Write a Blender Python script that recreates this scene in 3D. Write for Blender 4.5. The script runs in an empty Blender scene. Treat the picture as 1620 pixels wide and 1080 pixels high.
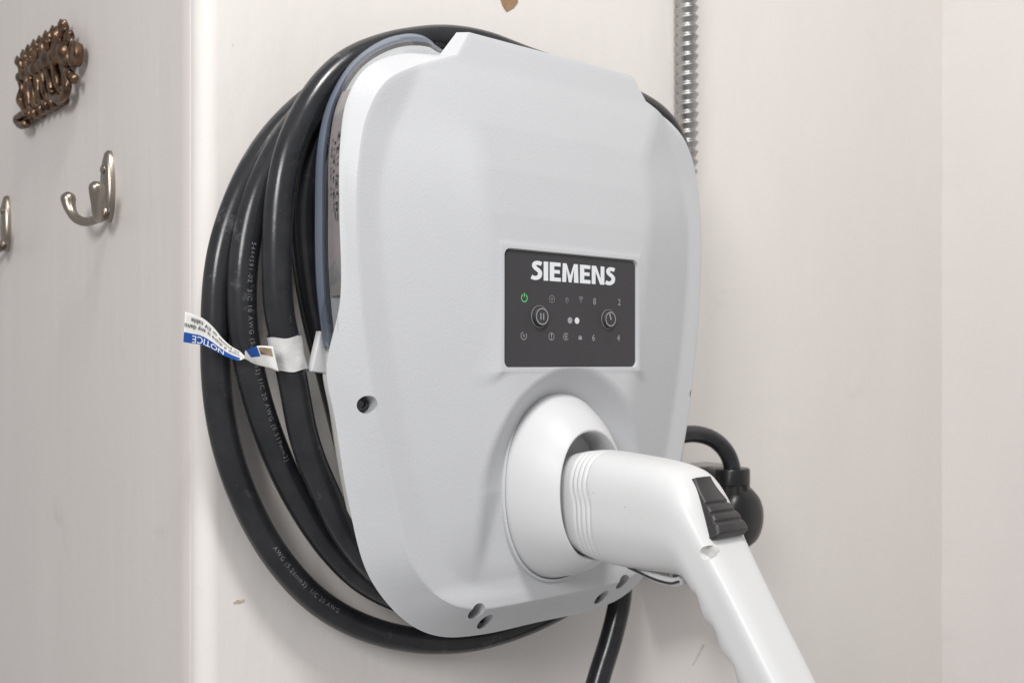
import bpy, bmesh, math, random
import numpy as np
from mathutils import Vector, Matrix
random.seed(4)
S = bpy.context.scene
COL = S.collection

# ------------------------------------------------------------------ camera
FPX = 1627.0
TH = math.radians(49.3)                      # angle between the optical axis and the run of the wall
D = np.array([math.cos(TH), math.sin(TH), 0.0])
Rv = np.array([math.sin(TH), -math.cos(TH), 0.0])
U = np.array([0, 0, 1.0])
CAM = np.array([-0.48284, -0.65259, 0.0])
cam = bpy.data.cameras.new('camera')
co = bpy.data.objects.new('camera', cam); COL.objects.link(co)
co.location = CAM
co.rotation_euler = (math.pi/2, 0, -(math.pi/2 - TH))
cam.sensor_width = 36; cam.sensor_fit = 'HORIZONTAL'
cam.lens = 36*FPX/1620
cam.shift_y = 34/1620
cam.clip_start = 0.01; cam.clip_end = 50
cam.dof.use_dof = True; cam.dof.focus_distance = 0.68; cam.dof.aperture_fstop = 10
S.camera = co

# ------------------------------------------------------------------ light
w = bpy.data.worlds.new('World'); S.world = w; w.use_nodes = True
bg = w.node_tree.nodes['Background']
bg.inputs['Color'].default_value = (1.0, 0.99, 0.985, 1); bg.inputs['Strength'].default_value = 0.39
def area(name, loc, target, sx, sy, power, col):
    l = bpy.data.lights.new(name, 'AREA'); l.shape = 'RECTANGLE'; l.size = sx; l.size_y = sy
    l.energy = power; l.color = col
    o = bpy.data.objects.new(name, l); COL.objects.link(o); o.location = loc
    o.rotation_euler = (Vector(target)-Vector(loc)).to_track_quat('-Z', 'Y').to_euler()
    return o
area('ceiling_lamp', (-0.40, -0.92, 1.42), (-0.05, 0.0, -0.1), 0.32, 0.32, 19.5, (1.0, 0.985, 0.965))
area('bounced_flash', (-1.75, -1.15, 0.85), (-0.1, 0.0, 0.0), 0.6, 0.6, 24, (1.0, 0.99, 0.98))
S.view_settings.view_transform = 'Standard'; S.view_settings.look = 'None'
S.view_settings.exposure = 0.0; S.view_settings.gamma = 1.0
S.render.engine = 'CYCLES'

# ------------------------------------------------------------------ helpers
def ray(px, py): return D + Rv*(px-810)/FPX + U*(574-py)/FPX
def at(px, py, Y):
    v = ray(px, py); return CAM + v*(Y-CAM[1])/v[1]
def atX(px, py, X):
    v = ray(px, py); return CAM + v*(X-CAM[0])/v[0]

def obj(name, verts, faces, mat, parent=None, smooth=True, sharp=None):
    me = bpy.data.meshes.new(name)
    me.from_pydata([tuple(map(float, v)) for v in verts], [], [tuple(f) for f in faces])
    return objm(name, me, mat, parent, smooth, sharp)
def objm(name, me, mat, parent=None, smooth=True, sharp=None):
    me.materials.clear(); me.materials.append(mat)
    bm = bmesh.new(); bm.from_mesh(me)
    bmesh.ops.recalc_face_normals(bm, faces=bm.faces); bm.to_mesh(me); bm.free()
    me.polygons.foreach_set('use_smooth', [smooth]*len(me.polygons))
    if sharp is not None: me.set_sharp_from_angle(angle=math.radians(sharp))
    me.update()
    o = bpy.data.objects.new(name, me); COL.objects.link(o)
    if parent is not None: o.parent = parent
    return o
def empty(name, label, cat, loc=(0, 0, 0), group=None):
    o = bpy.data.objects.new(name, None); COL.objects.link(o); o.location = loc; o.empty_display_size = 0.02
    return tag(o, label, cat, group)
def tag(o, label, cat, group=None):
    o['label'] = label; o['category'] = cat
    if group: o['group'] = group
    return o
def structure(o): o['kind'] = 'structure'; return o

def catmull(P, n, closed=False):
    P = np.asarray(P, float); m = len(P); out = []
    for i in range(m-1 if not closed else m):
        p1, p2 = P[i % m], P[(i+1) % m]
        p0 = P[i-1] if (i > 0 or closed) else 2*p1-p2
        p3 = P[(i+2) % m] if (i+2 < m or closed) else 2*p2-p1
        d01 = max(np.linalg.norm(p1-p0), 1e-9)**.5; d12 = max(np.linalg.norm(p2-p1), 1e-9)**.5; d23 = max(np.linalg.norm(p3-p2), 1e-9)**.5
        m1 = d12*((p1-p0)/d01 - (p2-p0)/(d01+d12) + (p2-p1)/d12)
        m2 = d12*((p2-p1)/d12 - (p3-p1)/(d12+d23) + (p3-p2)/d23)
        k = n if np.isscalar(n) else n[i]
        for j in range(k):
            t = j/k
            out.append((2*t**3-3*t*t+1)*p1 + (t**3-2*t*t+t)*m1 + (-2*t**3+3*t*t)*p2 + (t**3-t*t)*m2)
    if not closed: out.append(P[-1])
    return np.array(out)
def resample(P, step):
    seg = np.linalg.norm(np.diff(P, axis=0), axis=1); s = np.r_[0, np.cumsum(seg)]
    n = max(2, int(s[-1]/step)); q = np.linspace(0, s[-1], n)
    return np.stack([np.interp(q, s, P[:, k]) for k in range(P.shape[1])], 1), q
def frames(P):
    T = np.gradient(P, axis=0); T /= np.linalg.norm(T, axis=1)[:, None]
    N = np.zeros_like(P); n = np.cross(T[0], [0, 1, 0.01]); n /= np.linalg.norm(n); N[0] = n
    for i in range(1, len(P)):
        n = N[i-1] - T[i]*np.dot(N[i-1], T[i]); N[i] = n/np.linalg.norm(n)
    return T, N, np.cross(T, N)
def tube(P, r, seg=24, cap=True):
    T, N, B = frames(P); n = len(P); r = np.broadcast_to(np.asarray(r, float), (n,))
    a = np.linspace(0, 2*math.pi, seg, endpoint=False)
    V = (P[:, None, :] + r[:, None, None]*(np.cos(a)[None, :, None]*N[:, None, :] + np.sin(a)[None, :, None]*B[:, None, :])).reshape(-1, 3)
    F = [(i*seg+j, i*seg+(j+1) % seg, (i+1)*seg+(j+1) % seg, (i+1)*seg+j) for i in range(n-1) for j in range(seg)]
    if cap: F += [tuple(range(seg))[::-1], tuple((n-1)*seg+j for j in range(seg))]
    return list(V), F
def grid(V2):                                # (n,m,3) array of points to a sheet
    n, m, _ = V2.shape
    return list(V2.reshape(-1, 3)), [(i*m+j, i*m+j+1, (i+1)*m+j+1, (i+1)*m+j) for i in range(n-1) for j in range(m-1)]
def loft(rings, cap=True, closed_ring=True):
    n = len(rings); m = len(rings[0]); V = [p for r in rings for p in r]
    F = [(i*m+j, i*m+(j+1) % m, (i+1)*m+(j+1) % m, (i+1)*m+j) for i in range(n-1) for j in range(m if closed_ring else m-1)]
    if cap: F += [tuple(range(m))[::-1], tuple((n-1)*m+j for j in range(m))]
    return V, F
def join(*parts):
    V, F = [], []
    for v, f in parts:
        k = len(V); V += list(v); F += [tuple(i+k for i in q) for q in f]
    return V, F
def box(x0, x1, y0, y1, z0, z1):
    V = [(x, y, z) for x in (x0, x1) for y in (y0, y1) for z in (z0, z1)]
    return V, [(0, 1, 3, 2), (4, 6, 7, 5), (0, 4, 5, 1), (2, 3, 7, 6), (0, 2, 6, 4), (1, 5, 7, 3)]
def bevel(o, wd, seg=3):
    bm = bmesh.new(); bm.from_mesh(o.data)
    bmesh.ops.bevel(bm, geom=[e for e in bm.edges if len(e.link_faces) == 2 and e.calc_face_angle() > .5], offset=wd, segments=seg, affect='EDGES', profile=.5)
    bm.to_mesh(o.data); bm.free(); o.data.polygons.foreach_set('use_smooth', [True]*len(o.data.polygons)); o.data.set_sharp_from_angle(angle=math.radians(50)); return o
def rrect(hx, hz, r, n=6):
    out = []
    for cx, cz, a0 in ((hx-r, hz-r, 0), (-hx+r, hz-r, 90), (-hx+r, -hz+r, 180), (hx-r, -hz+r, 270)):
        for k in range(n+1):
            a = math.radians(a0+90*k/n); out.append((cx+r*math.cos(a), cz+r*math.sin(a)))
    return out
def text_geo(s, size, offset=0.0, spacing=1.0, sx=1.0):
    c = bpy.data.curves.new('t', 'FONT'); c.body = s; c.size = size; c.offset = offset; c.space_character = spacing
    c.align_x = 'CENTER'; c.align_y = 'CENTER'; c.resolution_u = 4
    o = bpy.data.objects.new('t', c); COL.objects.link(o)
    dg = bpy.context.evaluated_depsgraph_get(); dg.update()
    me = bpy.data.meshes.new_from_object(o.evaluated_get(dg))
    V = np.array([v.co[:] for v in me.vertices]).reshape(-1, 3); F = [tuple(p.vertices) for p in me.polygons]
    bpy.data.objects.remove(o); bpy.data.meshes.remove(me); bpy.data.curves.remove(c)
    V[:, 0] *= sx
    return V[:, :2], F
def cut(o, cutters):
    for c in cutters:
        m = o.modifiers.new('cut', 'BOOLEAN'); m.object = c; m.operation = 'DIFFERENCE'; m.solver = 'EXACT'
    dg = bpy.context.evaluated_depsgraph_get(); dg.update()
    me = bpy.data.meshes.new_from_object(o.evaluated_get(dg))
    o.modifiers.clear(); old = o.data; o.data = me; bpy.data.meshes.remove(old)
    for c in cutters:
        m = c.data; bpy.data.objects.remove(c); bpy.data.meshes.remove(m)
    return o

# ------------------------------------------------------------------ materials
def material(name, col, rough=0.5, metal=0.0, var=0.0, vscale=8.0, bump=0.0, bscale=300.0, stretch=(1, 1, 1), spec=0.5,
             coat=0.0, col2=None, trans=0.0, ior=1.46, emit=None, bdist=0.001, spots=None, rvar=0.0, scuff=None):
    m = bpy.data.materials.new(name); m.use_nodes = True; nt = m.node_tree; N = nt.nodes; L = nt.links
    b = N['Principled BSDF']; b.inputs['Base Color'].default_value = (*col, 1); b.inputs['Roughness'].default_value = rough
    b.inputs['Metallic'].default_value = metal; b.inputs['Specular IOR Level'].default_value = spec; b.inputs['Coat Weight'].default_value = coat
    b.inputs['Transmission Weight'].default_value = trans; b.inputs['IOR'].default_value = ior
    if emit: b.inputs['Emission Color'].default_value = (*emit[0], 1); b.inputs['Emission Strength'].default_value = emit[1]
    tc = N.new('ShaderNodeTexCoord'); mp = N.new('ShaderNodeMapping'); mp.inputs['Scale'].default_value = stretch
    L.new(tc.outputs['Object'], mp.inputs['Vector'])
    if var or col2:
        n = N.new('ShaderNodeTexNoise'); n.inputs['Scale'].default_value = vscale; n.inputs['Detail'].default_value = 6; n.inputs['Roughness'].default_value = .6
        L.new(mp.outputs['Vector'], n.inputs['Vector'])
        r = N.new('ShaderNodeValToRGB'); r.color_ramp.elements[0].position = .3; r.color_ramp.elements[1].position = .7
        c2 = col2 or tuple(c*(1-var) for c in col)
        r.color_ramp.elements[0].color = (*c2, 1); r.color_ramp.elements[1].color = (*col, 1)
        L.new(n.outputs['Fac'], r.inputs['Fac']); src = r.outputs['Color']
        if spots:                                  # small specks of dirt or chipped paint
            v = N.new('ShaderNodeTexVoronoi'); v.inputs['Scale'].default_value = spots[0]; L.new(tc.outputs['Object'], v.inputs['Vector'])
            lt = N.new('ShaderNodeMath'); lt.operation = 'LESS_THAN'; lt.inputs[1].default_value = spots[1]; L.new(v.outputs['Distance'], lt.inputs[0])
            sp = N.new('ShaderNodeSeparateColor'); L.new(v.outputs['Color'], sp.inputs['Color'])
            g = N.new('ShaderNodeMath'); g.operation = 'GREATER_THAN'; g.inputs[1].default_value = spots[3]; L.new(sp.outputs['Red'], g.inputs[0])
            mu = N.new('ShaderNodeMath'); mu.operation = 'MULTIPLY'; L.new(lt.outputs[0], mu.inputs[0]); L.new(g.outputs[0], mu.inputs[1])
            mx = N.new('ShaderNodeMix'); mx.data_type = 'RGBA'; mx.inputs['B'].default_value = (*spots[2], 1)
            L.new(mu.outputs[0], mx.inputs['Factor']); L.new(src, mx.inputs['A']); src = mx.outputs['Result']
        if scuff:                                  # dusty rubbed patches: colour, noise scale, threshold
            n3 = N.new('ShaderNodeTexNoise'); n3.inputs['Scale'].default_value = scuff[1]; n3.inputs['Detail'].default_value = 9; n3.inputs['Roughness'].default_value = .72
            L.new(tc.outputs['Object'], n3.inputs['Vector'])
            r3 = N.new('ShaderNodeMapRange'); r3.inputs['From Min'].default_value = scuff[2]; r3.inputs['From Max'].default_value = scuff[2]+.10
            L.new(n3.outputs['Fac'], r3.inputs['Value'])
            m3 = N.new('ShaderNodeMix'); m3.data_type = 'RGBA'; m3.inputs['B'].default_value = (*scuff[0], 1)
            L.new(r3.outputs['Result'], m3.inputs['Factor']); L.new(src, m3.inputs['A']); src = m3.outputs['Result']
        L.new(src, b.inputs['Base Color'])
        if rvar:
            mr = N.new('ShaderNodeMapRange'); mr.inputs['To Min'].default_value = rough-rvar; mr.inputs['To Max'].default_value = rough+rvar
            mr.inputs['From Min'].default_value = .3; mr.inputs['From Max'].default_value = .7
            L.new(n.outputs['Fac'], mr.inputs['Value']); L.new(mr.outputs['Result'], b.inputs['Roughness'])
    if bump:
        n2 = N.new('ShaderNodeTexNoise'); n2.inputs['Scale'].default_value = bscale; n2.inputs['Detail'].default_value = 4
        L.new(mp.outputs['Vector'], n2.inputs['Vector'])
        bp = N.new('ShaderNodeBump'); bp.inputs['Strength'].default_value = bump; bp.inputs['Distance'].default_value = bdist
        L.new(n2.outputs['Fac'], bp.inputs['Height']); L.new(bp.outputs['Normal'], b.inputs['Normal'])
    return m
M = dict(
    wall=material('cream wall paint', (.80, .763, .735), .62, var=.055, vscale=4, bump=.5, bscale=45, stretch=(1, 1, .4), bdist=.0014, spots=(24, .030, (.66, .61, .55), .82), scuff=((.735, .70, .675), 9, .62)),
    board=material('greige board paint', (.69, .647, .622), .40, var=.06, vscale=8, bump=.4, bscale=55, stretch=(1, 1, .12), bdist=.0012, spots=(22, .03, (.75, .72, .69), .88), scuff=((.60, .555, .535), 12, .63)),
    side=material('side wall paint', (.72, .685, .667), .45, var=.05, vscale=6, bump=.4, bscale=40, stretch=(1, 1, .3), bdist=.0012, spots=(16, .04, (.60, .53, .48), .80)),
    cover=material('light grey moulded plastic', (.562, .572, .59), .45, var=.02, vscale=20, bump=.28, bscale=650, bdist=.0005, spots=(45, .02, (.12, .12, .12), .985), scuff=((.52, .53, .545), 30, .66)),
    white=material('white gloss plastic', (.675, .68, .685), .36, var=.02, vscale=15, bump=.04, bscale=400, bdist=.0003, spots=(60, .03, (.15, .14, .12), .975)),
    holster=material('white satin plastic', (.645, .65, .66), .44, var=.02, vscale=15, bump=.10, bscale=800, bdist=.0003),
    base=material('pale grey housing plastic', (.62, .61, .59), .45, var=.03, vscale=20),
    glass=material('clear moulded plastic', (.90, .93, .97), .03, trans=1.0, ior=1.45),
    lip=material('smoky blue lens rim', (.17, .20, .26), .22, trans=.10, ior=1.47, var=.1, vscale=30),
    rubber=material('black cable rubber', (.014, .015, .018), .23, var=.45, vscale=45, col2=(.030, .031, .034), bump=.25, bscale=120, bdist=.0004, rvar=.08, scuff=((.085, .085, .09), 38, .585)),
    ink=material('white cable print', (.27, .27, .28), .6, col2=(.10, .10, .10), vscale=260),
    panel=material('charcoal panel film', (.052, .050, .054), .38, var=.1, vscale=25),
    print_=material('white panel print', (.78, .80, .83), .5),
    dim=material('grey panel print', (.24, .24, .25), .5),
    key=material('grey ring print', (.33, .33, .34), .35),
    keycap=material('charcoal button plastic', (.045, .043, .046), .35),
    green=material('lit green power lamp', (.1, .5, .15), .4, emit=((.10, .60, .20), .35)),
    ledw=material('frosted indicator window', (.75, .75, .72), .4), ledg=material('grey indicator window', (.34, .36, .40), .4),
    dark=material('dark grey soft plastic', (.040, .038, .040), .42, var=.2, vscale=60, bump=.1, bscale=500, bdist=.0003),
    black=material('black moulded vinyl', (.014, .014, .015), .33, var=.2, vscale=40),
    steel=material('galvanised steel', (.52, .51, .50), .42, metal=1.0, var=.25, vscale=60, rvar=.08),
    nickel=material('brushed nickel', (.37, .33, .285), .31, metal=1.0, var=.15, vscale=50),
    bronze=material('aged bronze casting', (.30, .19, .12), .36, metal=1.0, col2=(.045, .030, .022), vscale=110, bump=.5, bscale=200, bdist=.001),
    screw=material('black zinc screw', (.10, .10, .105), .32, metal=1.0),
    paper=material('white sticker paper', (.80, .79, .77), .5, var=.05, vscale=70, bump=.4, bscale=130, bdist=.0006),
    grime=material('dirty sticker paper', (.66, .64, .61), .55, col2=(.78, .77, .75), vscale=110, bump=.7, bscale=140, bdist=.001),
    blue=material('blue notice band', (.010, .075, .34), .4), tape=material('grey wrapped tape', (.66, .66, .66), .5, var=.12, vscale=90, bump=.7, bscale=130, bdist=.001),
    brown=material('brown scuff', (.16, .10, .05), .7, col2=(.35, .27, .18), vscale=200),
    textink=material('black sticker print', (.03, .03, .03), .6),
    labelp=material('rating label film', (.42, .36, .33), .4, var=.12, vscale=120),
    wood=material('bare chipped wood', (.40, .25, .14), .7, col2=(.27, .16, .09), vscale=160, bump=.5, bscale=200),
    scuff=material('tan scuff on paint', (.42, .33, .21), .7, col2=(.74, .69, .62), vscale=260), smudge=material('grey pencil smudge', (.50, .47, .44), .7, col2=(.68, .65, .62), vscale=300),
)
XC = 0.0265
def thin_clear(name, tint):
    m = bpy.data.materials.new(name); m.use_nodes = True; N = m.node_tree.nodes; L = m.node_tree.links
    N.remove(N['Principled BSDF']); t = N.new('ShaderNodeBsdfTransparent'); t.inputs['Color'].default_value = (*tint, 1)
    g = N.new('ShaderNodeBsdfGlossy'); g.inputs['Roughness'].default_value = .06; lw = N.new('ShaderNodeLayerWeight'); pw_ = N.new('ShaderNodeMath'); pw_.operation = 'POWER'; pw_.inputs[1].default_value = 4.0; L.new(lw.outputs['Facing'], pw_.inputs[0])
    fr = N.new('ShaderNodeMapRange'); fr.inputs['To Min'].default_value = .04; fr.inputs['To Max'].default_value = .7; L.new(pw_.outputs[0], fr.inputs['Value'])
    x = N.new('ShaderNodeMixShader'); L.new(fr.outputs[0], x.inputs[0]); L.new(t.outputs[0], x.inputs[1]); L.new(g.outputs[0], x.inputs[2])
    L.new(x.outputs[0], N['Material Output'].inputs['Surface']); return m
M['lens'] = thin_clear('clear tinted lens', (.93, .945, .96))

# ------------------------------------------------------------------ walls
def profile_wall(name, prof, z0, z1, mat, nz=2):
    zs = np.linspace(z0, z1, nz)
    V = np.array([[(p[0], p[1], z) for p in prof] for z in zs]); v, f = grid(V); return obj(name, v, f, mat, smooth=True, sharp=40)
rc = 0.013
prof = [(0.829, 0.0)] + [(x, 0.0) for x in np.linspace(.7, -.12, 6)]
for k in range(13):
    a = math.radians(90*k/12); prof.append((-0.1815-rc*math.sin(a), rc-rc*math.cos(a)))
prof += [(-0.1945, 0.026), (-.1, .026)]
wall = structure(profile_wall('wall_main', prof, -.75, 1.1, M['wall']))
wl = [(-.1, .0150), (-.1925, .0150), (-.1947, .0154), (-.1953, .0164), (-.1955, .030)] + [(-.1955, y) for y in (.2, .45, .8, 1.3)]
structure(profile_wall('wall_left', wl, -.75, 1.1, M['board']))
zs_ = np.linspace(-.75, 1.1, 380); rs_ = np.random.RandomState(3)
wob = np.convolve(rs_.randn(400), np.ones(15)/15, 'same')[:380]*.0022
sv = np.array([[(.8195+wob[i]*k_, y_, z_) for y_, k_ in ((.02, 1), (-.004, 1), (-.012, .6), (-.03, .1), (-.08, 0), (-.25, 0), (-.7, 0))] for i, z_ in enumerate(zs_)])
structure(obj('wall_right', *grid(sv), M['side']))
def flake(name, pts, Y, mat, parent, thick=.0006):
    f = [at(px, py, Y) for px, py in pts]; n = len(f)
    V = [p+np.array([0, -thick, 0]) for p in f]+list(f)
    return obj(name, V, [tuple(range(n))]+[(i, (i+1) % n, n+(i+1) % n, n+i) for i in range(n)], mat, parent, smooth=False)
flake('paint_chip', [(789, -6), (818, -6), (819, 4), (812, 13), (801, 19), (795, 10)], 0, M['wood'], wall)
flake('scuff_mark', [(368, 951), (376, 948), (386, 947), (387, 951), (378, 954), (370, 955)], 0, M['scuff'], wall, .0003)
flake('scuff_mark', [(1112, 1018), (1115, 1019), (1098, 1050), (1095, 1051)], 0, M['smudge'], wall, .0003)

# ------------------------------------------------------------------ charger cover (shield shaped moulding)
O = [(0, 223.5, 100), (84, 223.5, 100), (97, 206, 98), (130, 200, 98), (155, 186, 98), (168.5, 165, 98), (173.8, 135, 98), (174.2, 95, 98), (173, 40, 97), (178, -4, 89), (172, -35, 89), (163, -84, 89), (149, -133, 89), (129, -161, 89), (108, -178, 89), (86, -187, 89), (52, -191, 89), (0, -191, 89)]
Fp = [(0, 222), (80.5, 222), (93, 204), (125, 191), (147, 177), (160, 154), (166, 124), (167.5, 88), (164, 38), (158, -6), (152.5, -37), (140, -84), (126, -129), (108, -151), (88, -163), (68, -167.5), (44, -168.5), (0, -168.5)]
G = [(0, 186), (70, 186), (92, 186), (113, 176), (132, 160), (143, 140), (149, 116), (150, 85), (145, 38), (138, -6), (131, -37), (119, -84), (105, -122), (92, -140), (76, -150), (60, -155), (40, -157), (0, -157)]
nseg = [max(4, int(np.hypot(O[i+1][0]-O[i][0], O[i+1][1]-O[i][1])/1.25)) for i in range(17)]
def half(P):
    P = np.array(P, float)
    top = catmull(P[:2], nseg[:1])[:-1]; tab = catmull(P[1:3], nseg[1:2])[:-1]
    Q = np.vstack([P[2:], P[-2]*np.array([-1]+[1]*(P.shape[1]-1))])
    rest = catmull(Q, nseg[2:]+[2])[:-3]
    return np.vstack([top, tab, rest, P[-1:]])
def full(P):
    h = half(P); l = h[1:-1][::-1].copy(); l[:, 0] *= -1
    return np.vstack([h, l])/1000.0
Oc, Fc, Gc = full(O), full(Fp), full(G)
Gd = [(119, 330), (119, 215), (120.5, 193), (126.5, 176), (135, 159)] + G[5:]
Gpoly = np.array(Gd[:2]+[tuple(p) for p in catmull(np.array(Gd[2:], float), 8)])/1000
def inside_dist(x, z):
    x = np.abs(x); best = np.full(x.shape, 1e9); sgn = np.ones(x.shape)
    for a, b in zip(Gpoly[:-1], Gpoly[1:]):
        e = b-a; l2 = e@e
        t = np.clip(((x-a[0])*e[0]+(z-a[1])*e[1])/l2, 0, 1)
        dx, dz = x-a[0]-t*e[0], z-a[1]-t*e[1]; d = np.hypot(dx, dz)
        c = -(e[0]*(z-a[1]) - e[1]*(x-a[0]))           # >0 inside for a path running top to bottom on the right
        m = d < best; best[m] = d[m]; sgn[m] = np.where(c[m] > 0, 1, -1)
    return best*sgn
def smin(a, b, k):
    h = np.clip(.5+.5*(b-a)/k, 0, 1); return b*(1-h)+a*h-k*h*(1-h)
def smax(a, b, k): return -smin(-a, -b, k)
def sstep(t): t = np.clip(t, 0, 1); return t*t*(3-2*t)
HX, HZ = .0, -.088                           # holster centre on the cover
def soft(d, k): return k*np.logaddexp(0, np.clip(d/k, -60, 60))
def height(x, z):
    d = inside_dist(x, z)
    Hs = .1075+.285*soft(d, .0014)+.0022*sstep((z-.145)/.05)
    Hb = np.interp(z, [-.3, .05, .075, .10, .13, .16, .186, .20, .2235], [.1288, .1288, .1286, .1275, .1248, .1208, .1160, .1132, .1100])
    H = smin(Hs, Hb, .0022)
    q = np.maximum(np.abs(x)-.0675, 0), np.maximum(np.abs(z-.0368)-.042, 0)
    pad = .1288-.40*np.maximum(np.hypot(*q)-.0005, 0)
    H = smax(H, pad, .0010)
    dx, dz = x-HX, z-HZ; r = np.hypot(dx, dz)+1e-9
    up = np.maximum(dz/r, 0)
    e = np.where(dz > 0, np.hypot(dx*1.22, dz)-.0650, np.abs(dx)*1.22-(.0650-.42*dz))
    Hd = .1100+(.34+.66*up**1.5)*soft(e, .003)
    H = smin(H, Hd, .0034)
    return H+.0022*sstep((-.147-z)/.016)*sstep((.125-np.abs(x))/.03)
ctr = np.array([0, .01])
rings = []
back = Oc.copy()
def ring3(xz, H): return np.stack([xz[:, 0]+XC, -H, xz[:, 1]], 1)
rings.append(ring3(ctr+(Oc[:, :2]-ctr)*.02, np.full(len(Oc), .085)))
rings.append(ring3(ctr+(Oc[:, :2]-ctr)*.90, Oc[:, 2]))
rings.append(ring3(ctr+(Oc[:, :2]-ctr)*.992, Oc[:, 2]))
rings.append(ring3(Oc[:, :2], Oc[:, 2]+.0006))
for t in (.15, .4, .7, .9, .965): rings.append(ring3(Oc[:, :2]*(1-t)+Fc*t, Oc[:, 2]*(1-t)+(height(Fc[:, 0], Fc[:, 1])-.0003)*t))
for t in np.r_[.0, np.linspace(.06, .94, 9), .985]:
    q = Fc*(1-t)+Gc*t; H = height(q[:, 0], q[:, 1]);
    if t == 0: H = H-.00025
    rings.append(ring3(q, H))
for s in np.r_[1.0, .992, np.linspace(.983, .03, 135)]:
    q = ctr+(Gc-ctr)*s; rings.append(ring3(q, height(q[:, 0], q[:, 1])))
v, f = loft(rings)
charger = empty('ev_charger', 'light grey wall-mounted electric vehicle charger with charcoal control panel and white holster', 'car charger', (XC, -.001, -.195))
def ch(o, parent=None):                       # parent while keeping the world place
    o.parent = charger if parent is None else parent
    p = o.parent; off = Vector((0, 0, 0))
    while p is not None: off += p.location; p = p.parent
    o.location = -off; return o
def part(name, vf, mat, parent=None, smooth=True, sharp=None):
    o = obj(name, vf[0], vf[1], mat, None, smooth, sharp)
    if parent is not None and parent is not charger: o.parent = parent; return o   # parent mesh already sits at the charger's offset
    return ch(o)
cover = obj('cover', v, f, M['cover'])
cutters = []
def cyl_y(x, z, r, y0, y1, n=28):
    a = np.linspace(0, 2*math.pi, n, endpoint=False)
    return loft([[(x+r*math.cos(t), y, z+r*math.sin(t)) for t in a] for y in (y0, y1)])
r0, r1 = rrect(.0649, .0396, .0045), rrect(.0664, .0411, .006)
vf = loft([[(XC+x, -.1255, .0368+z) for x, z in r0], [(XC+x, -.1270, .0368+z) for x, z in r0], [(XC+x, -.1312, .0368+z) for x, z in r1], [(XC+x, -.15, .0368+z) for x, z in r1]])
cutters.append(obj('c', *vf, M['cover']))
HOLES = [(-.1570, -.0262, .083), (.1570, -.0262, .083), (-.0720, -.1685, .0925), (.0720, -.1685, .0925), (-.0575, -.1795, .0900), (.0575, -.1795, .0900)]
def cyl_dir(x, y, z, ax, r, h0, h1, n=28, radii=None):       # ring stack along a tilted axis lying in the (x, y) plane
    ax = np.array([ax[0], ax[1], 0.0]); ax /= np.linalg.norm(ax); sd = np.array([-ax[1], ax[0], 0.0]); t_ = np.linspace(0, 2*math.pi, n, endpoint=False)
    st = radii or ((h0, r), (h1, r)); c0_ = np.array([x, y, z])
    return loft([[tuple(c0_+ax*h+sd*q_*math.cos(t)+np.array([0, 0, 1])*q_*math.sin(t)) for t in t_] for h, q_ in st])
TILT = {0: -.15, 1: .15}
for k, (hx, hz, hy) in enumerate(HOLES):
    if k in TILT: cutters.append(obj('c', *cyl_dir(XC+hx, -.1025, hz, (TILT[k], -1), .0058, -.011, .05), M['cover']))
    else: cutters.append(obj('c', *cyl_y(XC+hx, hz, .0060, -.14, -hy), M['cover']))
cut(cover, cutters)
cover.data.polygons.foreach_set('use_smooth', [True]*len(cover.data.polygons)); cover.data.set_sharp_from_angle(angle=math.radians(32))
cover.data.materials.clear(); cover.data.materials.append(M['cover'])
ch(cover)
# screws deep in the cover's holes
for k, (hx, hz, hy) in enumerate(HOLES):
    a = np.linspace(0, 2*math.pi, 20, endpoint=False)
    vf = loft([[(XC+hx+r*math.cos(t), -y, hz+r*math.sin(t)) for t in a] for r, y in ((.0048, hy-.001), (.0048, hy+.0022), (.0037, hy+.0032), (.0022, hy+.0036), (.0019, hy+.0024), (.0004, hy+.0022))])
    if k in TILT: vf = cyl_dir(XC+hx, -.1025, hz, (TILT[k], -1), 0, 0, 0, 20, ((-.012, .0048), (-.0085, .0048), (-.0072, .0042), (-.0066, .0024), (-.0080, .0020), (-.0082, .0004)))
    part('screw', vf, M['screw'], smooth=True, sharp=35)

# back housing the cable wraps around, and the stepped upper body behind the lens
def scaled(k): return ctr+(Oc[:, :2]-ctr)*k
hb = [ring3(scaled(k)[::3], np.full(len(Oc[::3]), y)) for k, y in ((.80, .0), (.80, .060), (.815, .064), (.94, .0655), (.945, .068))]
part('back_housing', loft(hb), M['base'], sharp=40)
ub = [ring3(scaled(k)[::3], np.full(len(Oc[::3]), y)) for k, y in ((.935, .068), (.935, .0745))]
part('housing_rim', loft(ub), M['base'], sharp=40)

# clear light ring: one curved lens either side of the top tab, flaring out behind the cover
LO = [(88, 212), (97, 206.5), (126, 201), (155, 186), (168.5, 165), (173.8, 135), (174.2, 95), (173.3, 50), (172, 18)]
LB = [(80, 219), (92, 225.5), (118, 219.5), (147.5, 198.5), (166, 169.5), (174, 140), (176, 95), (175, 50), (170, 10)]
LOc, LBc = catmull(np.array(LO, float), 14)/1000, catmull(np.array(LB, float), 14)/1000
def outward(P):
    T = np.gradient(P, axis=0); T /= np.linalg.norm(T, axis=1)[:, None]
    n = np.stack([-T[:, 1], T[:, 0]], 1)
    return n if np.mean(np.sum(n*(P-ctr), 1)) > 0 else -n
NO, NB = outward(LOc), outward(LBc)
def lens_ring(sgn, prof, i0=0, i1=None):            # prof: (0 front .. 1 back, offset outward, height off the wall)
    R = []
    for i in range(i0, len(LOc) if i1 is None else i1):
        r_ = []
        for t, a_, h in prof:
            p = LOc[i]*(1-t)+LBc[i]*t; n_ = NO[i]*(1-t)+NB[i]*t; p = p+n_*a_
            r_.append((XC+sgn*p[0], -h, p[1]))
        R.append(r_)
    return loft(R)
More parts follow.
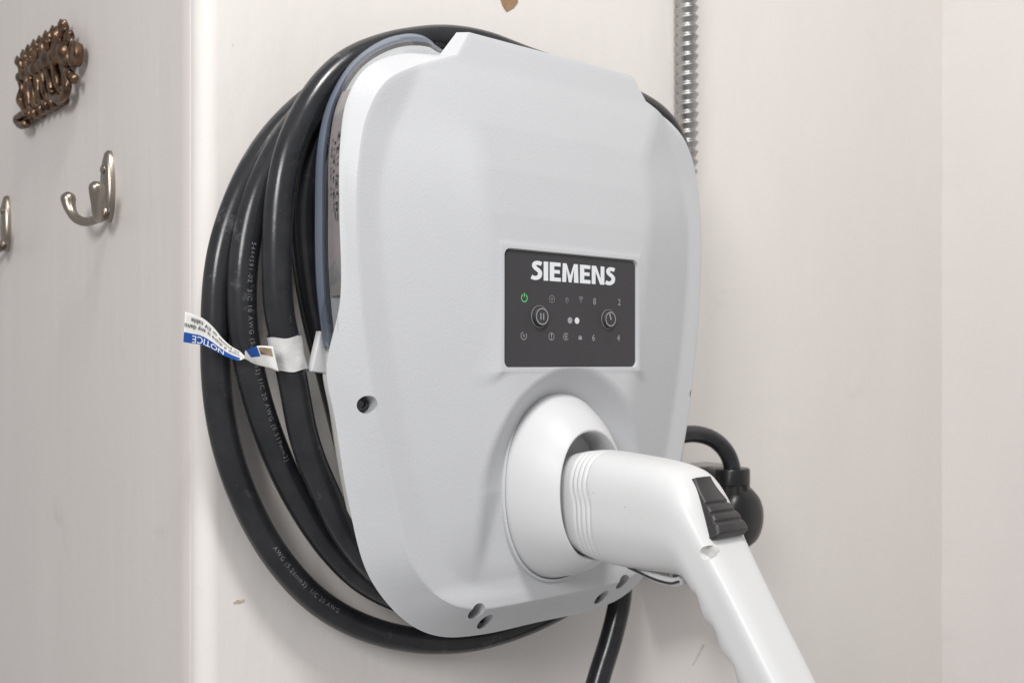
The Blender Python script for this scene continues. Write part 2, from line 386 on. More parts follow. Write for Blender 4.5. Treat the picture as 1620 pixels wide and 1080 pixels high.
nL = len(LOc)
for sgn in (-1, 1):
    ln = part('halo_lens', lens_ring(sgn, [(0, -.0012, .0978), (.4, -.0004, .0890), (.78, 0, .0800), (.78, -.0008, .0800), (.4, -.0012, .0889), (0, -.0020, .0978)]), M['lens'], sharp=50)
    part('lens_rim', lens_ring(sgn, [(.78, .0001, .0799), (.88, .0006, .0770), (1, .0006, .0735), (1.05, -.0004, .0708), (1.05, -.0040, .0700), (1, -.0060, .0735), (.78, -.0020, .0797)]), M['lip'], ln, sharp=60)
    part('lens_backing', lens_ring(sgn, [(0, -.0075, .0975), (0, -.0055, .0975), (.77, -.0045, .0798), (.8, -.0075, .0780)]), M['base'], ln, sharp=35)
    # faceted clear foot of the lens and the pale end cap below it
    def X_(hf): return XC+sgn*hf
    fv = [(X_(.1766), -.0976, .064), (X_(.1766), -.0910, .060), (X_(.1745), -.0765, .030), (X_(.1770), -.0880, .028), (X_(.1735), -.0960, .020), (X_(.1690), -.0790, -.002), (X_(.1650), -.0900, .012), (X_(.1660), -.0950, .040), (X_(.1660), -.0780, .036)]
    ff = [(0, 1, 3), (1, 2, 3), (0, 3, 4), (3, 2, 5), (4, 3, 5), (4, 5, 6), (0, 4, 6), (0, 6, 7), (0, 7, 1), (7, 8, 1), (1, 8, 2), (2, 8, 5), (8, 6, 5), (7, 6, 8)]
    part('lens_foot', (fv, ff), M['lens'], ln, smooth=False)
    pts = [(.1700, .021), (.1770, -.0055), (.1640, -.0070), (.1655, .012)]
    o = part('lens_end_cap', loft([[(X_(hf), -h, z) for hf, z in pts] for h in (.0625, .0690)]), M['holster'], smooth=False)
    bevel(o, .0007, 2)
# rating label printed on the backing behind the left lens
q, s = resample(np.hstack([(LOc*.75+LBc*.25)*np.array([-1, 1]), NO*np.array([-1, 1])*1e-5]), .002); q[:, 2:] *= 1e5; k0, k1 = int(len(q)*.36), int(len(q)*.90)
lab = np.array([[(XC+q[i, 0]-q[i, 2]*.0021, -h, q[i, 1]-q[i, 3]*.0021) for h in (.0972, .0825)] for i in range(k0, k1)])
label = part('rating_label', grid(lab), M['labelp'])
def on_side(V, s0, h0, flip=1):
    out = []
    for a, b in V:
        x = np.interp(s0+a, s, np.arange(len(s))); i = int(min(max(x, 0), len(q)-1)); u = q[i]
        out.append((XC+u[0]-u[2]*.0019, -(h0+b*flip), u[1]-u[3]*.0019))
    return out
for txt, sz, h0, s0 in (('SIEMENS  VersiCharge', .0062, .0935, .5), ('Model  8EM1310   Input 208-240VAC', .0030, .0895, .52), ('Output 208-240VAC  40A  60Hz  1PH', .0030, .0862, .52)):
    V, F = text_geo(txt, sz); part('label_print', (on_side(V, s[-1]*.60, h0), F), M['textink'], label, smooth=False)

# ------------------------------------------------------------------ control panel
PY = -.1273
vf = loft([[(XC+x, y, .0368+z) for x, z in rrect(.0646-i, .0393-i, .0042)] for i, y in ((0, -.1240), (0, PY+.0003), (.0003, PY))])
panel = part('control_panel', vf, M['panel'], sharp=30)
def pp(cx, cy):
    p = at(760+cx/4.5, 370+cy/4.5, PY); return p[0], p[2]
LY = PY-.00012
def flat(V, F, x, z): return [(x+a, LY, z+b) for a, b in V], F
def put(name, parts, mat, x, z, parent=None):
    vs, fs = join(*[([(a, b, 0) for a, b in v], f) for v, f in parts])
    return part(name, ([(x+a, LY, z+b) for a, b, _ in vs], fs), mat, parent or panel, smooth=False)
def ringg(r, wd, a0=0, a1=360, n=28, sx=1.0):
    a = np.radians(np.linspace(a0, a1, n)); V = [((r-wd)*math.cos(t)*sx, (r-wd)*math.sin(t)) for t in a]+[(r*math.cos(t)*sx, r*math.sin(t)) for t in a]
    return V, [(i, i+1, n+i+1, n+i) for i in range(n-1)]
def disc(r, x=0, z=0, n=20): return [(x+r*math.cos(t), z+r*math.sin(t)) for t in np.linspace(0, 2*math.pi, n, endpoint=False)], [tuple(range(n))]
def poly(*pts): return list(pts), [tuple(range(len(pts)))]
def bar(x0, z0, x1, z1, wd):
    dx, dz = x1-x0, z1-z0; l = math.hypot(dx, dz); ax, az = -dz/l*wd/2, dx/l*wd/2
    return poly((x0+ax, z0+az), (x1+ax, z1+az), (x1-ax, z1-az), (x0-ax, z0-az))
# brand lettering built from strokes, heavy sans
def stroke(pts, wd, n=10):
    P = catmull(np.array(pts, float), n); T = np.gradient(P, axis=0); T /= np.linalg.norm(T, axis=1)[:, None]
    N_ = np.stack([-T[:, 1], T[:, 0]], 1); V = list(map(tuple, P+N_*wd/2))+list(map(tuple, P-N_*wd/2)); m = len(P)
    return V, [(i, i+1, m+i+1, m+i) for i in range(m-1)]
def rect(x0, x1, z0, z1): return poly((x0, z0), (x1, z0), (x1, z1), (x0, z1))
def glyph(c):
    if c == 'S': return [stroke([(.535, .85), (.44, .885), (.33, .895), (.215, .86), (.165, .745), (.235, .625), (.36, .53), (.455, .415), (.43, .215), (.30, .115), (.165, .105), (.03, .155)], .212)], .60
    if c == 'I': return [rect(.04, .27, 0, 1)], .31
    if c == 'E': return [rect(.04, .27, 0, 1), rect(.27, .60, .80, 1), rect(.27, .56, .415, .605), rect(.27, .61, 0, .20)], .64
    if c == 'M': return [poly((.04, 0), (.25, 0), (.27, .72), (.27, 1), (.07, 1)), poly((.66, 0), (.90, 0), (.87, 1), (.67, 1), (.655, .72)), poly((.27, 1), (.27, .70), (.385, 0), (.53, 0), (.655, .70), (.67, 1), (.655, 1), (.46, .36))], .94
    if c == 'N': return [rect(.04, .25, 0, 1), rect(.53, .74, 0, 1), poly((.25, 1), (.25, .68), (.50, 0), (.53, 0), (.53, .33), (.285, 1))], .78
x, parts = 0, []
for c in 'SIEMENS':
    g, adv = glyph(c)
    for V, F in g: parts.append(([(x+a, b) for a, b in V], F))
    x += adv
lx0, lz1 = pp(358, 188); lx1, _ = pp(962, 222); _, lz0 = pp(358, 325)
kx, kz = (lx1-lx0)/x, lz1-lz0
put('brand_lettering', [([(a*kx, b*kz) for a, b in V], F) for V, F in parts], M['print_'], lx0, lz0)
mmu = .001
x, z = pp(312, 455); put('power_lamp', [ringg(2.9*mmu, .6*mmu, 120, 420), bar(0, .6*mmu, 0, 3.4*mmu, .7*mmu)], M['green'], x, z)
x, z = pp(508, 463); put('charge_icon', [ringg(2.7*mmu, .45*mmu), poly((.5*mmu, 1.7*mmu), (-1.1*mmu, -.3*mmu), (0, -.2*mmu), (-.5*mmu, -1.8*mmu), (1.2*mmu, .4*mmu), (.1*mmu, .3*mmu))], M['dim'], x, z)
x, z = pp(615, 470); put('antenna_icon', [bar(0, -2.9*mmu, 0, .9*mmu, .5*mmu), disc(.6*mmu, 0, 1.2*mmu), ringg(1.7*mmu, .4*mmu, 130, 230), ringg(1.7*mmu, .4*mmu, -50, 50), ], M['dim'], x, z)
x, z = pp(715, 482); put('wireless_icon', [disc(.55*mmu)]+[ringg(r*mmu, .5*mmu, 50, 130, 12) for r in (1.7, 2.7, 3.7)], M['dim'], x, z)
x, z = pp(308, 725); put('limit_icon', [ringg(2.8*mmu, .5*mmu, 100, 400), poly((.3*mmu, 1.8*mmu), (-.9*mmu, -.2*mmu), (.1*mmu, -.1*mmu), (-.4*mmu, -1.8*mmu), (1*mmu, .4*mmu), (.1*mmu, .3*mmu))], M['key'], x, z)
x, z = pp(505, 730); put('fault_icon', [ringg(2.7*mmu, .45*mmu), bar(0, -.5*mmu, 0, 2.1*mmu, .7*mmu), disc(.45*mmu, 0, -1.5*mmu)], M['key'], x, z)
x, z = pp(608, 730); put('link_icon', [ringg(2.7*mmu, .45*mmu, 30, 330), bar(0, -2.6*mmu, 0, 2.6*mmu, .7*mmu), bar(-1.5*mmu, 0, 1.5*mmu, 0, .6*mmu)], M['key'], x, z)
x, z = pp(710, 735); put('padlock_icon', [rect(-1.7*mmu, 1.7*mmu, -1.7*mmu, .8*mmu), ringg(1.4*mmu, .45*mmu, 0, 180), bar(-1.2*mmu, 0, -1.2*mmu, 1*mmu, .4*mmu), bar(1.2*mmu, 0, 1.2*mmu, 1*mmu, .4*mmu)], M['key'], x, z)
for c, cx, cy in (('8', 812, 483), ('2', 988, 488), ('6', 805, 740), ('4', 982, 742)):
    V, F = text_geo(c, .0066); x, z = pp(cx, cy); put('dial_number', [(V, F)], M['key'], x, z)
x, z = pp(637, 615); put('indicator_window', [disc(2.3*mmu)], M['ledg'], x, z)
x, z = pp(687, 617); put('indicator_window', [disc(2.3*mmu)], M['ledw'], x, z)
def knob(name, cx, cy, r, h, deco):
    x, z = pp(cx, cy); a = np.linspace(0, 2*math.pi, 40, endpoint=False)
    k = part(name, loft([[(x+q*math.cos(t), PY-y, z+q*math.sin(t)) for t in a] for q, y in ((r, 0), (r*.985, h*.75), (r*.93, h), (r*.05, h))]), M['keycap'], panel, sharp=50)
    o = part('collar', loft([[(x+q*math.cos(t), PY-y, z+q*math.sin(t)) for t in a] for q, y in ((r*1.17, -.0001), (r*1.17, .0005), (r*1.10, .0005), (r*1.10, -.0001))], cap=False), M['dim'], panel, sharp=40)
    vs, fs = join(*[([(p, q, 0) for p, q in v], f) for v, f in deco])
    part('knob_print', ([(x+p, PY-h-.00015, z+q) for p, q, _ in vs], fs), M['key'], k, smooth=False)
knob('pause_button', 420, 588, .0066, .0028, [ringg(.0058, .0008), bar(-.0013, -.0023, -.0013, .0023, .0010), bar(.0013, -.0023, .0013, .0023, .0010)])
knob('selector_dial', 910, 607, .0062, .0024, [ringg(.0054, .0008), bar(.0004, -.0005, -.0012, .0042, .0013)])

# ------------------------------------------------------------------ holster
def ring_tilt(R, y, zc, tilt, n=72, sq=2.15):
    out = []
    for t in np.linspace(0, 2*math.pi, n, endpoint=False):
        c, s_ = math.cos(t), math.sin(t); e = (abs(c)**sq+abs(s_)**sq)**(-1/sq)
        a, b = R*e*c*(.765-.055*sstep((-.112-y)/.035)), R*e*s_; out.append((XC+a, y+b*math.sin(tilt), zc+b*math.cos(tilt)))
    return out
hp = [(.0668, -.1050, -.0880, 0), (.0660, -.1130, -.0880, 0), (.0652, -.1160, -.0880, 0), (.0628, -.1220, -.0884, .02), (.0592, -.1300, -.0892, .03), (.0548, -.1375, -.0901, .04), (.0498, -.1435, -.0910, .05), (.0468, -.1465, -.0915, .05), (.0456, -.1474, -.0917, .05), (.0445, -.1472, -.0917, .05), (.0436, -.1460, -.0916, .05), (.0428, -.1380, -.0912, .04), (.0420, -.1200, -.0905, .03)]
holster = part('holster', loft([ring_tilt(*h) for h in hp]), M['holster'], sharp=35)
part('holster_seam', loft([ring_tilt(*h) for h in ((.0694, -.1050, -.0880, 0), (.0692, -.1122, -.0880, 0), (.0674, -.1130, -.0880, 0), (.0666, -.1090, -.0880, 0))], cap=False), M['cover'], holster, sharp=30)

# ------------------------------------------------------------------ charging connector (the gun in the holster)
gun = empty('charging_connector', 'white pistol-grip charging connector plugged into the holster of the charger', 'connector', (XC, -.16, -.0975))
def gp(name, vf, mat, parent=None, smooth=True, sharp=None):
    o = obj(name, vf[0], vf[1], mat, None, smooth, sharp)
    if parent is not None: o.parent = parent
    else: o.parent = gun; o.location = -gun.location
    return o
GT = [(-.132, -.0640), (-.150, -.0605), (-.162, -.0598), (-.185, -.0608), (-.210, -.0625), (-.228, -.0652), (-.2390, -.0695), (-.2480, -.0800), (-.2555, -.0935), (-.2630, -.1075), (-.2820, -.1365), (-.3100, -.1780), (-.3350, -.2155)]
GB = [(-.132, -.1300), (-.150, -.1335), (-.162, -.1352), (-.180, -.1360), (-.198, -.1356), (-.215, -.1345), (-.2290, -.1338), (-.2375, -.1350), (-.2440, -.1395), (-.2500, -.1465), (-.2625, -.1645), (-.2860, -.1965), (-.3110, -.2320)]
GW = [.0230, .0255, .0265, .0266, .0264, .0262, .0256, .0246, .0232, .0216, .0200, .0193, .0176]
Q = catmull(np.hstack([np.array(GT), np.array(GB), np.array(GW)[:, None]]), 26); n2 = 72; rings = []
mid = .5*(Q[:, :2]+Q[:, 2:4]); sl = np.r_[0, np.cumsum(np.hypot(*np.diff(mid, axis=0).T))]
qs = np.arange(0, sl[-1], .0009)
Q2 = np.stack([np.interp(qs, sl, Q[:, k]) for k in range(5)], 1)
for k in range(4):
    for _ in range(5): Q2[1:-1, k] = .25*Q2[:-2, k]+.5*Q2[1:-1, k]+.25*Q2[2:, k]
for si, (ty, tz, by, bz, hw) in zip(qs, Q2):
    c = np.array([(ty+by)/2, (tz+bz)/2]); hv = np.array([(ty-by)/2, (tz-bz)/2])
    hand = sstep((si-.10)/.05); ring = []
    for t in np.linspace(0, 2*math.pi, n2, endpoint=False):
        cs_, s_ = math.cos(t), math.sin(t); e_ = (3.0+1.2*hand) if s_ > 0 else 2.4
        e_ = e_+hand*.7; e = (abs(cs_)**e_+abs(s_)**e_)**(-1/e_)
        lx, lz = hw*e*cs_, e*s_
        if s_ < -.3 and bz < -.142: lz -= .10*math.sin((bz+.142)/.0175*2*math.pi)*sstep((-s_-.3)/.5)*sstep((-.142-bz)/.006)
        p = c+hv*lz
        yr = -p[0]+.0050*sstep((s_-.05)/.4)                 # grip ribs, kinked half way up the side
        g_ = 1.0
        for k in range(4):
            u = (yr-(.1560+.0046*k))/.0017
            if abs(u) < 1: g_ -= .032*(1-u*u)**2
        ring.append((XC+lx*g_, c[0]+hv[0]*lz*g_, c[1]+hv[1]*lz*g_))
    rings.append(ring)
body = obj('connector_body', *loft(rings), M['white'], None)
a = np.linspace(0, 2*math.pi, 28, endpoint=False)
pc = (-.2625, -.1135)
cutc = obj('c', *loft([[(x, pc[0]+.0042*math.cos(t), pc[1]+.0042*math.sin(t)) for t in a] for x in (-.03, .0115)]), M['white'])
cut(body, [cutc]); body.data.materials.clear(); body.data.materials.append(M['white'])
body.data.polygons.foreach_set('use_smooth', [True]*len(body.data.polygons)); body.data.set_sharp_from_angle(angle=math.radians(40))
body.parent = gun; body.location = -gun.location
gp('screw', loft([[(x, pc[0]+r*math.cos(t), pc[1]+r*math.sin(t)) for t in a] for x, r in ((.0140, .0036), (.0113, .0036), (.0110, .0030), (.0112, .0010))]), M['base'], sharp=40)
gp('nozzle', loft([[(XC+r*math.cos(t), y, -.0950+r*math.sin(t)) for t in a] for y, r in ((-.125, .024), (-.140, .024))]), M['dark'], sharp=40)
# release button: dark ridged wedge on the back of the bend
bu = np.array([-math.cos(math.radians(66)), -math.sin(math.radians(66))]); bn = np.array([-bu[1]*-1, bu[0]*-1]); bn = np.array([-.914, .407])
b0 = np.array([-.2425, -.0715]); ringsb = []
Lb = .0400
for i in range(61):
    t = i/60; prot = .0012+.0095*sstep(t/.93) if t < .94 else .0107-.004*((t-.94)/.06)
    w_ = .0085+.0072*t if t < .95 else .0157-.001*(t-.95)/.05
    if .40 < t < .88: prot -= .0011*max(0, math.sin((t-.40)/.48*3*2*math.pi-.6))**2
    c = b0+bu*(t*Lb); r = []
    for u_, p_ in ((-1, -.016), (-1, prot-.0022), (-.94, prot-.0007), (-.82, prot), (0, prot+.0004), (.82, prot), (.94, prot-.0007), (1, prot-.0022), (1, -.016)):
        q_ = c+bn*p_; r.append((XC+u_*w_, q_[0], q_[1]))
    ringsb.append(r)
gp('release_button', loft(ringsb), M['dark'], sharp=38)
# latch strip under the body
lp = catmull(np.array([(XC-.004, -.186, -.1352), (XC-.004, -.196, -.1372), (XC-.004, -.206, -.1392), (XC-.004, -.215, -.1402), (XC-.004, -.224, -.1400), (XC-.004, -.230, -.1378)]), 6)
gp('latch', tube(lp+np.array([0, 0, .0008]), .0030, 14), M['white'])
gp('latch_slot', tube(lp+np.array([-.0045, -.001, .0008]), .0008, 10), M['dark'])

# ------------------------------------------------------------------ charging cable, one run coiled round the housing
RC = .0095
def pts(Y, *p): return [at(a, b, Y) for a, b in p]
path = pts(-.045, (985, 560), (1025, 420), (1010, 280), (930, 190), (800, 150), (670, 140), (585, 150), (535, 178), (505, 218), (487, 280), (479, 340), (483, 400), (493, 470), (507, 535), (522, 591), (540, 662), (562, 744), (600, 840))
path += pts(-.048, (690, 915), (800, 910), (920, 830), (1000, 680), (1035, 520), (1060, 390)) + pts(-.056, (1079, 300), (1073, 232), (1046, 188), (1004, 160), (915, 122))
path += pts(-.060, (828, 92), (768, 70), (712, 61), (660, 64), (605, 76), (552, 99), (510, 138), (480, 185), (457, 240), (446, 290), (440, 345), (438, 420), (441, 490), (451, 540), (463, 600), (483, 700), (516, 782), (549, 846), (600, 905))
path += pts(-.050, (690, 945), (800, 935), (920, 850), (1000, 700), (1030, 500), (1030, 330), (980, 205)) + pts(-.040, (890, 130), (770, 100), (650, 103), (560, 125))
path += pts(-.038, (496, 168), (455, 215), (426, 265), (404, 320), (391, 375), (384, 430), (383, 485), (388, 545), (400, 605), (414, 655), (437, 718), (464, 775), (498, 832), (535, 880), (582, 922))
path += pts(-.032, (680, 960), (790, 950), (910, 880), (1000, 740), (1035, 540), (1030, 350), (980, 220)) + pts(-.024, (890, 140), (770, 112), (650, 108), (570, 120))
path += pts(-.022, (515, 143), (470, 178), (427, 225), (393, 280), (368, 340), (351, 400), (343, 460), (341, 520), (341, 580), (346, 640), (357, 700), (376, 762), (404, 825), (441, 885), (490, 940), (545, 978), (610, 1003), (680, 1014), (760, 1008), (864, 972))
path += [at(945, 920, -.028), at(1010, 840, -.034), at(1035, 740, -.040), at(1020, 660, -.048), at(985, 650, -.055), at(968, 720, -.058), at(975, 830, -.06), at(983, 930, -.06), at(968, 1005, -.06), at(945, 1080, -.061)]
pe = path[-1]
path += [pe+np.array(o_) for o_ in ((-.02, -.004, -.045), (-.045, -.03, -.095), (-.075, -.09, -.135), (-.09, -.17, -.145), (-.0905, -.235, -.10), (-.0925, -.262, -.045))]
path.append(np.array([XC, -.330, -.245]))
craw = catmull(np.array(path), 10); CP, cs = resample(craw, .0035)
# light smoothing so the hand-placed bends read as a stiff rubber cable
for _ in range(6): CP[1:-1] = .25*CP[:-2]+.5*CP[1:-1]+.25*CP[2:]
cable = obj('charging_cable', *tube(CP, RC, 28), M['rubber'])
tag(cable, 'thick black rubber charging cable coiled around the charger in several loops', 'cable')
CT, CN, CB = frames(CP)
csl = np.r_[0, np.cumsum(np.linalg.norm(np.diff(CP, axis=0), axis=1))]
def cable_text(txt, start_px, Y, size, off):
    """print running along the cable; off = angle from the camera-facing line, + towards the coil's inside"""
    p = at(*start_px, Y); i0 = int(np.argmin(np.linalg.norm(CP-p, axis=1)))
    V, F = text_geo(txt, size, spacing=1.25); V = V-np.array([V[:, 0].min(), 0]); out = []
    for a, b in V:
        sa = csl[i0]+a; x = np.interp(sa, csl, np.arange(len(csl))); j = int(min(x, len(CP)-2)); fr = x-j
        c = CP[j]*(1-fr)+CP[j+1]*fr; t = CT[j]*(1-fr)+CT[j+1]*fr; t /= np.linalg.norm(t)
        v = CAM-c; v -= t*(v@t); v /= np.linalg.norm(v)
        side = np.cross(v, t)                     # up of the letters
        ang = off+b/RC
        out.append(c+(v*math.cos(ang)+side*math.sin(ang))*(RC+.00025))
    o = obj('cable_print', out, F, M['ink'], cable, smooth=False)
    return o
cable_text('5444591-02  3/C 10 AWG (5.26mm2) 1/C 20 AWG (0.519mm2)', (384, 385), -.038, .0044, .50)
cable_text('AWG (5.26mm2)  1/C 20 AWG', (424, 862), -.022, .0044, .25)
cable_text('KUE  105C  90C', (738, 64), -.060, .0044, .45)

# ------------------------------------------------------------------ notice tag on the third strand
ptag = empty('notice_tag', 'torn white paper notice sticker with blue band wrapped round a cable loop', 'sticker', tuple(at(455, 566, -.060)))
def tp(name, vf, mat, parent=None, smooth=True):
    o = obj(name, vf[0], vf[1], mat, None, smooth)
    if parent is not None: o.parent = parent
    else: o.parent = ptag; o.location = -ptag.location
    return o
rib = [((290, 541), (293, 493), -.046), ((303, 543), (306, 497), -.046), ((318, 545), (322, 504), -.0455), ((333, 551), (338, 518), -.046), ((348, 559), (351, 534), -.047), ((363, 566), (365, 547), -.049), ((377, 570), (380, 556), -.051), ((386, 566), (394, 571), -.054), ((388, 555), (404, 576), -.057), ((396, 551), (410, 578), -.061), ((408, 547), (419, 580), -.066), ((420, 547), (430, 583), -.071), ((432, 548), (441, 588), -.0735)]
E1 = catmull(np.array([at(*a_, y) for a_, b_, y in rib]), 6); E2 = catmull(np.array([at(*b_, y) for a_, b_, y in rib]), 6)
us = np.linspace(0, 1, 13)
strip = np.array([[p*(1-u_)+q_*u_ for u_ in us] for p, q_ in zip(E1, E2)])
def layer(sl_u, sl_i, off):
    s_ = strip[sl_i][:, sl_u].copy(); v = CAM-s_; v /= np.linalg.norm(v, axis=2)[:, :, None]; return s_+v*off
th_ = strip; vv = CAM-th_; vv /= np.linalg.norm(vv, axis=2)[:, :, None]
ta, fa = grid(th_); tb, fb = grid(th_-vv*.0003)
k = len(ta); nr, mc = th_.shape[:2]
edge = [i*mc for i in range(nr)]+[(nr-1)*mc+j for j in range(1, mc)]+[i*mc+mc-1 for i in range(nr-2, -1, -1)]+[j for j in range(mc-2, 0, -1)]
sides = [(edge[i], edge[(i+1) % len(edge)], edge[(i+1) % len(edge)]+k, edge[i]+k) for i in range(len(edge))]
paper = tp('paper_strip', (ta+tb, fa+[tuple(i+k for i in f_) for f_ in fb]+sides), M['paper'])
tp('blue_band', grid(layer(slice(0, 5), slice(0, 38), .00025)), M['blue'], paper)
tp('blue_band', grid(layer(slice(0, 7), slice(49, 60), .0003)), M['blue'], paper)
tp('scuffed_patch', grid(layer(slice(1, 6), slice(60, 71), .0003)), M['brown'], paper)
sl1 = np.r_[0, np.cumsum(np.linalg.norm(np.diff(.5*(E1+E2), axis=0), axis=1))]
def tag_text(txt, size, s_c, u_c, mat):
    V, F = text_geo(txt, size, offset=.00004); out = []
    for a_, b_ in V:
        sa = s_c-a_; i = np.interp(sa, sl1, np.arange(len(sl1))); j = int(min(max(i, 0), len(E1)-2)); fr = i-j
        e1 = E1[j]*(1-fr)+E1[j+1]*fr; e2 = E2[j]*(1-fr)+E2[j+1]*fr; wd = .0185
        p = e1+(e2-e1)*min(1.0, max(0, u_c-b_/wd)); v = CAM-p; out.append(p+v/np.linalg.norm(v)*.0006)
    tp('tag_print', (out, F), mat, paper, smooth=False)
tag_text('NOTICE', .0066, .0175, .165, M['print_'])
tag_text('Check if there is any damage', .0040, .0190, .57, M['textink'])
tag_text('to power or EV cable', .0040, .0215, .80, M['textink'])
pw = at(456, 563, -.060); iw = int(np.argmin(np.linalg.norm(CP-pw, axis=1)))
wr = resample(CP[iw-5:iw+6], .0008)[0]; c0 = len(wr)//2; wr = wr[c0-14:c0+13]
Tt, Nn, Bb = frames(wr); aa = np.linspace(0, 2*math.pi, 48, endpoint=False); rr = []
for i in range(len(wr)):
    ring = []
    for t in aa:
        r_ = RC+.0009+.0004*math.sin(2*t+i*.13)*math.sin(i*.17+1)+.00015*math.sin(5*t-i*.25)
        sk = .0016*math.sin(t+.7)+.0005*math.sin(4*t)*(1 if i in (0, len(wr)-1) else .9)
        ring.append(wr[i]+Tt[i]*sk+(math.cos(t)*Nn[i]+math.sin(t)*Bb[i])*r_)
    rr.append(ring)
tp('wrapped_end', loft(rr, cap=False), M['tape'])

# ------------------------------------------------------------------ outlet, plug, conduit
cdx, cdy = .2895, -.0125
a = np.linspace(0, 2*math.pi, 28, endpoint=False)
cline = resample(catmull(np.array([(cdx, cdy, z) for z in (.62, .50, .40, .30, .22)]+[(cdx-.003, cdy, .17), (cdx-.018, cdy, .11), (cdx-.034, cdy, .05), (cdx-.041, cdy, -.01), (cdx-.042, cdy, -.06), (cdx-.042, cdy, -.104)]), 12), .0008)[0]
cT, cN, cB = frames(cline); cr = []
for i in range(len(cline)):
    ring = []
    for t in a:
        r_ = .0097+.0014*math.sin((i*.0008-.0010*t)*2*math.pi/.0092); r_ += .0004*math.sin((i*.0008-.0010*t)*4*math.pi/.0092)
        ring.append(tuple(cline[i]+(math.cos(t)*cN[i]+math.sin(t)*cB[i])*r_))
    cr.append(ring)
tag(obj('flexible_conduit', *loft(cr), M['steel'], None), 'ribbed flexible metal conduit running up the wall behind the charger', 'conduit')
outlet = empty('outlet_box', 'surface-mounted metal outlet box behind the black plug', 'outlet', (.282, 0, -.20))
o = obj('box', *box(.232, .332, -.040, -.0005, -.200, -.098), M['steel'], None); o.parent = outlet; o.location = -outlet.location; bevel(o, .003)
o = obj('cover_plate', *box(.230, .334, -.0425, -.0402, -.202, -.096), M['steel'], None); o.parent = outlet; o.location = -outlet.location; bevel(o, .001, 2)
for sx, sz in ((.238, -.104), (.326, -.104), (.238, -.194), (.326, -.194)):
    o = obj('screw', *loft([[(sx+r*math.cos(t), y, sz+r*math.sin(t)) for t in a] for y, r in ((-.042, .0042), (-.0435, .0042), (-.0448, .0030), (-.0452, .0005))]), M['screw'], None, sharp=40); o.parent = outlet; o.location = -outlet.location
PX, PZ = at(1166, 812, -.062)[0], at(1166, 812, -.062)[2]
plug = empty('power_plug', 'black right-angle power plug with curved cord entering from above', 'plug', (PX, -.043, PZ))
def pl(name, vf, mat, sharp=40):
    o = obj(name, vf[0], vf[1], mat, None, True, sharp); o.parent = plug; o.location = -plug.location; return o
pl('plug_body', loft([[(PX+r*math.cos(t), y, PZ+1.12*r*math.sin(t)-.003) for t in a] for y, r in ((-.0428, .026), (-.048, .0275), (-.062, .0275), (-.070, .0262), (-.076, .022), (-.079, .014), (-.080, .002))]), M['black'])
zc = PZ+.024
pl('neck', loft([[(PX-.004+rx*(1+.05*math.cos(9*t))*math.cos(t), -.060+.85*rx*(1+.05*math.cos(9*t))*math.sin(t), z) for t in np.linspace(0, 2*math.pi, 90, endpoint=False)] for z, rx in ((PZ-.01, .0185), (zc-.006, .0175), (zc+.004, .0165), (zc+.0045, .0165))]), M['black'])
pl('cord_clamp', loft([[(PX-.004+rx*math.cos(t), -.060+.8*rx*math.sin(t), z) for t in a] for z, rx in ((zc+.003, .0170), (zc+.004, .0182), (zc+.017, .0182), (zc+.0185, .0168), (zc+.0185, .008))]), M['black'])
cpth = catmull(np.array([(PX-.004, -.060, zc+.006), (PX-.005, -.060, zc+.020), (PX-.011, -.058, zc+.034), (PX-.026, -.055, zc+.046), (PX-.050, -.052, zc+.052), (PX-.078, -.050, zc+.050), (PX-.110, -.046, zc+.042), (PX-.140, -.042, zc+.030), (.140, -.040, -.080)]), 8)
pl('cord', tube(resample(cpth, .004)[0], .0078, 20), M['rubber'])

# ------------------------------------------------------------------ robe hooks on the left board
WX = -.1955
def make_hook(y, z, label):
    t = empty('coat_hook', label, 'hook', (WX, y, z), 'nickel hooks on the side board')
    def hp_(name, vf, mat=M['nickel'], sharp=None):
        o = obj(name, vf[0], vf[1], mat, None, True, sharp); o.parent = t; return o
    # oblong back plate, domed
    rg = []
    for k, dx in ((1.0, 0), (1.0, -.0025), (.93, -.0045), (.75, -.0058), (.05, -.0062)):
        rg.append([(dx, 0.0100*k*math.copysign(abs(math.cos(t_))**.95, math.cos(t_))*(1-.15*math.sin(t_)), .028*k*math.sin(t_)) for t_ in np.linspace(0, 2*math.pi, 36, endpoint=False)])
    hp_('back_plate', loft(rg), sharp=50)
    hp_('screw', loft([[(dx, r*math.cos(q), .0125+r*math.sin(q)) for q in a] for dx, r in ((-.005, .0036), (-.0068, .0036), (-.0076, .0026), (-.0078, .0004))]), sharp=50)
    for sy in (1, -1):
        P = catmull(np.array([(-.002, 0, -.017), (-.008, sy*.004, -.0245), (-.014, sy*.014, -.0275), (-.019, sy*.0245, -.0235), (-.0215, sy*.031, -.0140), (-.022, sy*.0335, -.0030)]), 8)
        r = np.interp(np.linspace(0, 1, len(P)), [0, .3, .7, .9, .96, 1], [.0046, .0034, .0040, .0058, .0053, .0022])
        hp_('prong', tube(P, r, 18))
    return t
hz = .1382
make_hook(.1637, hz, 'brushed nickel double coat hook nearest the rounded wall corner')
make_hook(.4498, hz, 'brushed nickel coat hook farther along the side board, away from the rounded corner')

